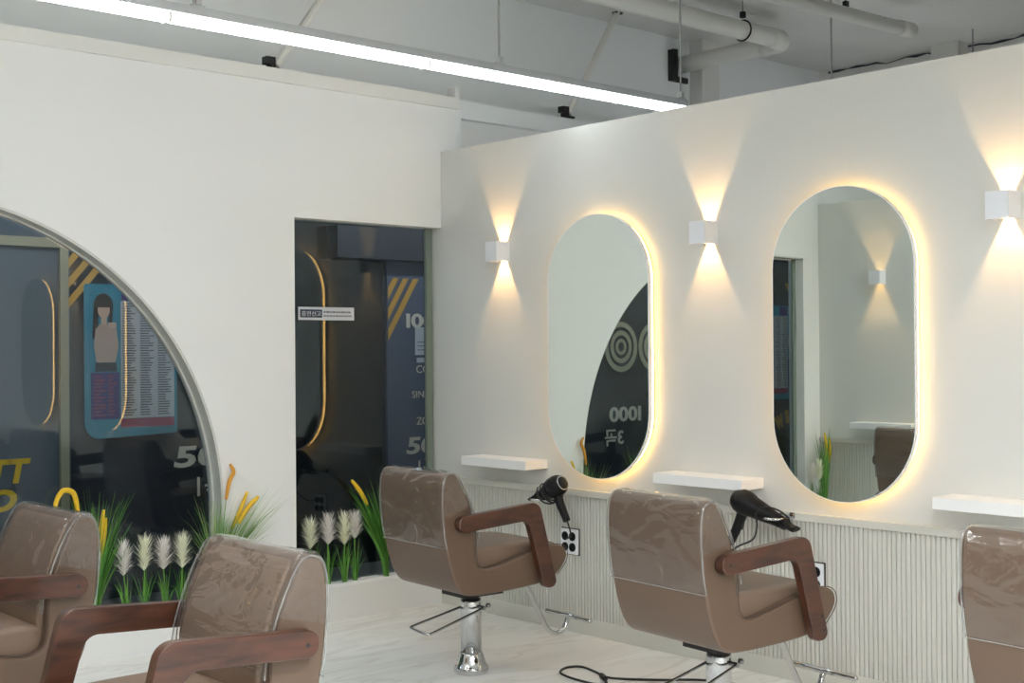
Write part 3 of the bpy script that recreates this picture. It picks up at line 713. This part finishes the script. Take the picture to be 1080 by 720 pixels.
def holder(pos, label):
    t = thing('dryer_holder', label, 'hair dryer holder', (0, pos[1], pos[2]), 0, 'metal hair dryer holders')
    x = pos[0]
    obj('ring', tube(NB(), [(x+.048*math.cos(2*PI*k/28), .048*math.sin(2*PI*k/28), 0) for k in range(29)], .0065, 8, caps=False), M['chrome'], t, smooth=True)
    obj('arm', tube(NB(), [(-.018, 0, 0), (x+.048, 0, 0)], .006, 8), M['chrome'], t, smooth=True)
    obj('wall_plate', box(NB(), -.026, -.0205, -.014, .014, -.014, .014), M['chrome'], t, bevel=.003)
X0 = -.15
dryer((X0, -1.118, .778), (X0-.01, -.952, .700), (X0+.005, -1.186, .602), 'black hair dryer with wound cord hanging below the shelf nearest the corner', 4.2,
      [(X0+.005, -1.186, .602), (X0+.02, -1.19, .56), (X0+.05, -1.165, .52), (-.085, -1.12, .50), (-.05, -1.105, .502), (-.03, -1.104, .502)])
holder((X0, -.985, .700), 'chrome holder ring of the hair dryer nearest the corner')
dryer((X0, -2.318, .795), (X0, -2.590, .700), (X0-.005, -2.245, .602), 'black hair dryer hanging under the middle shelf with its cord looped over the nozzle', 0,
      [(X0-.005, -2.245, .602), (X0-.01, -2.25, .57), (X0-.02, -2.31, .60), (X0-.04, -2.40, .64), (X0-.05, -2.43, .70), (X0-.04, -2.42, .76), (X0-.02, -2.46, .785), (X0, -2.52, .77), (X0+.02, -2.545, .735), (X0-.01, -2.52, .745), (X0-.03, -2.545, .765), (X0-.01, -2.57, .745), (X0+.01, -2.56, .69)])
holder((X0, -2.49, .738), 'chrome holder ring of the middle hair dryer')
cable = [(-.20, -2.62, .005), (-.26, -2.35, .005), (-.315, -2.196, .005), (-.431, -2.085, .005), (-.541, -1.956, .005), (-.578, -1.874, .005), (-.544, -1.764, .005), (-.525, -1.659, .005), (-.588, -1.623, .005), (-.669, -1.668, .005), (-.701, -1.756, .005), (-.708, -1.865, .005), (-.70, -1.93, .005), (-.66, -1.95, .005), (-.625, -1.905, .006)]
t = thing('floor_cable', 'black power cable looped on the pale floor between the two nearest full chairs', 'cable')
obj('cord', tube(NB(), crom(cable, 6), .0055, 8), M['rubber'], t, smooth=True)
b = NB(); tube(b, [(-.63, -1.915, .014), (-.605, -1.872, .014)], [.012, .014], 10); tube(b, [(-.605, -1.876, .019), (-.590, -1.850, .021)], .003, 6); tube(b, [(-.610, -1.872, .009), (-.596, -1.846, .009)], .003, 6)
obj('plug', b, M['rubber'], t)

# ------------------------------------------------------------------ artificial plants on the window sills
def blade(b, p0, p1, sag, w, mi=0, n=7, side=None):
    p0, p1 = Vector(p0), Vector(p1); d = p1-p0
    sd = side or Vector((d.y, -d.x, 0)); sd = sd.normalized() if sd.length > 1e-5 else Vector((1, 0, 0))
    sd = (sd + Vector((random.uniform(-1, 1), random.uniform(-1, 1), 0))*.8).normalized()
    L = []
    for i in range(n+1):
        f = i/n; q = p0+d*f; h = Vector((d.x, d.y, 0)); q = Vector((p0.x+d.x*(f**1.6), p0.y+d.y*(f**1.6), p0.z+d.z*(f-sag*f**4)))
        ww = w*(1-f**2.2)*.5+.0003
        L.append((b.verts.new(q-sd*ww), b.verts.new(q+sd*ww)))
    for A, B in zip(L, L[1:]): b.faces.new((A[0], A[1], B[1], B[0])).material_index = mi
def tuft(b, n, h, spread, lean=(0, 0), w=.007, sag=.15, hmin=.55, yscale=.5, nmat=2, yr=(-.2, .035)):
    for i in range(n):
        a = random.uniform(0, 2*PI); r = spread*random.random()**.6; hh = h*random.uniform(hmin, 1)
        blade(b, (.012*math.cos(a), .012*math.sin(a), 0), (r*math.cos(a)+lean[0]*hh/h, max(yr[0], min(r*math.sin(a)*yscale+lean[1]*hh/h, yr[1])), hh), random.uniform(0, sag), w*random.uniform(.6, 1.1), random.randrange(nmat))
def cat_tuft(x, y, n, h, spread, lean, heads, label, pale=False, w=.009, seed=1, sag=.15, yr=(-.2, .035)):
    random.seed(seed)
    t = thing('cattail_grass', label, 'artificial plant', (x, y, SZ+.012), 0, 'artificial grass with yellow seed heads')
    b = NB(); tuft(b, n, h, spread, lean, w, sag, yr=yr)
    obj('leaves', b, [M['leafpale'], M['leaf']] if pale else [M['leaf'], M['leafdark']], t)
    obj('stem_base', tube(NB(), [(0, 0, -.012), (0, 0, .05)], .012, 8), M['leafdark'], t)
    for pts, r, m in heads:
        P = crom(pts, 6); N = len(P)
        hd = obj('seed_head', tube(NB(), P, [r*(.55+.45*math.sin(PI*min(1, (i+.6)/(N)))) for i in range(N)], 9), M[m], t, smooth=True)
        obj('stalk', tube(NB(), crom([(0, 0, .02), (pts[0][0]*.5, pts[0][1]*.5, pts[0][2]*.6), pts[0]], 5), .0025, 6), M['leaf'], hd)
    return t
cat_tuft(-2.128, .035, 190, .66, .22, (.0, 0), [([(.015, -.01, .33), (.03, -.01, .43), (.045, -.01, .53)], .012, 'cattail'), ([(.03, 0, .30), (.05, 0, .40), (.06, 0, .49)], .011, 'cattail')],
         'tall green grass with two upright yellow spikes, right of the leftmost chair', seed=2, w=.0065)
cat_tuft(-2.30, .035, 40, .40, .10, (0, 0), [([(-.02, 0, .50), (-.015, 0, .58), (.02, 0, .635), (.07, 0, .62), (.09, 0, .54), (.092, 0, .51)], .013, 'cattail')],
         'green grass with one hooked yellow head rising behind the leftmost chair', seed=3)
cat_tuft(-1.480, .004, 240, .62, .32, (.10, -.05), [([(.03, -.03, .53), (.05, -.03, .62), (.075, -.03, .67), (.055, -.03, .71)], .011, 'cattail2'), ([(.10, -.03, .40), (.16, -.03, .48), (.22, -.03, .53)], .013, 'cattail'), ([(.07, -.02, .38), (.12, -.02, .47), (.16, -.02, .56)], .010, 'cattail')],
         'wide pale grass with bent yellow heads at the right foot of the arch', pale=True, seed=4, w=.006, sag=.25, yr=(-.22, -.045))
cat_tuft(-.395, .03, 120, .60, .12, (-.17, 0), [([(-.13, 0, .42), (-.18, 0, .50), (-.235, 0, .565)], .013, 'cattail')],
         'leaning green grass with a yellow head beside the nearest corner chair at the tall window', seed=5)
cat_tuft(-.20, .04, 30, .42, .07, (.02, 0), [([(.0, 0, .36), (.01, 0, .43), (.02, 0, .475)], .016, 'cattail'), ([(-.08, 0, .36), (-.10, 0, .42), (-.09, 0, .47)], .010, 'cattail2')],
         'grass with short yellow heads hidden behind the corner chair back', seed=6)
def plume(b, base, tip, width, n, mi):
    base, tip = Vector(base), Vector(tip); ax = (tip-base); L = ax.length; u = ax.normalized()
    for i in range(n):
        f = random.random()*.92; a = random.uniform(0, 2*PI)
        rad = Vector((math.cos(a), math.sin(a)*.7, 0)); p = base+ax*f
        ln = width*(.62+.5*math.sin(PI*min(1, .1+f*.8)))*random.uniform(.65, 1.15); sp = 1.0-.55*f
        mid = p+rad*ln*.50*sp+u*ln*.50; end = p+rad*ln*.95*sp+u*ln*(.80+.35*f)+Vector((0, 0, -.016*random.random()))
        sd = u.cross(rad).normalized(); sd = (sd+Vector((random.uniform(-.6, .6), random.uniform(-.6, .6), random.uniform(-.4, .4)))).normalized()
        ws = (.0020, .0015, .0003)
        V = [(b.verts.new(q-sd*w_), b.verts.new(q+sd*w_)) for q, w_ in zip((p, mid, end), ws)]
        for A, B in zip(V, V[1:]): b.faces.new((A[0], A[1], B[1], B[0])).material_index = mi
def pampas(x, y, zb, zt, m, label, seed, lean=0):
    random.seed(seed)
    t = thing('pampas_grass', label, 'artificial plant', (x, y, SZ+.012), 0, 'artificial pampas grass plumes')
    z0 = SZ+.012
    b = NB(); tuft(b, 30, .26, .085, (0, 0), .006, .35, .5); obj('leaves', b, [M['leaf'], M['leafdark']], t)
    obj('stem', tube(NB(), [(0, 0, -.012), (lean*.4, 0, (zb-z0)*.6), (lean, 0, zb-z0), (lean, 0, zt-z0-.03)], .003, 6), M['leaf'], t)
    b = NB(); plume(b, (lean, 0, zb-z0), (lean*1.1, 0, zt-z0-.045), .070, 330, 0); obj('plume', b, M[m], t)
Y0 = .03
pampas(-1.965, Y0, .395, .575, 'plume2', 'blush pampas plume in the arched window, leftmost of the four', 11, -.015)
pampas(-1.872, Y0, .405, .585, 'plume', 'cream pampas plume in the arched window, second from the left', 12)
pampas(-1.760, Y0, .400, .570, 'plume2', 'blush pampas plume in the arched window, third from the left', 13, -.01)
pampas(-1.668, Y0, .395, .580, 'plume', 'cream pampas plume in the arched window beside the foreground chair top', 14)
pampas(-.905, Y0, .405, .585, 'plume', 'cream pampas plume at the left edge of the tall window', 15)
pampas(-.790, Y0, .420, .600, 'plume2', 'blush pampas plume in the tall window, second from the left', 16)
pampas(-.680, Y0, .405, .600, 'plume', 'cream pampas plume in the tall window, third from the left', 17)
pampas(-.598, .05, .430, .590, 'plume2', 'blush pampas plume in the tall window beside the leaning grass', 18)
# the same planting further left, seen in the larger mirror
cat_tuft(-4.30, -.12, 90, .66, .14, (.02, -.02), [([(.0, -.02, .40), (.01, -.02, .5), (.03, -.02, .6)], .012, 'cattail'), ([(-.04, -.02, .36), (-.05, -.02, .46), (-.04, -.02, .56)], .011, 'cattail')], 'tall green grass in the left corner, seen in the larger mirror', seed=21, yr=(-.12, .07))
pampas(-4.20, -.13, .42, .60, 'plume', 'cream pampas plume in the left corner, seen in the larger mirror beside the tall grass', 22)
pampas(-4.09, -.13, .40, .58, 'plume2', 'blush pampas plume in the left corner, seen at the lower edge of the larger mirror', 23)
o = obj('foam_block', box(NB(), -4.405, -4.02, -.17, -.07, 0, SZ), M['foam']); tag(o, 'white foam block on the floor in the left corner, holding grass and plumes', 'planting foam')
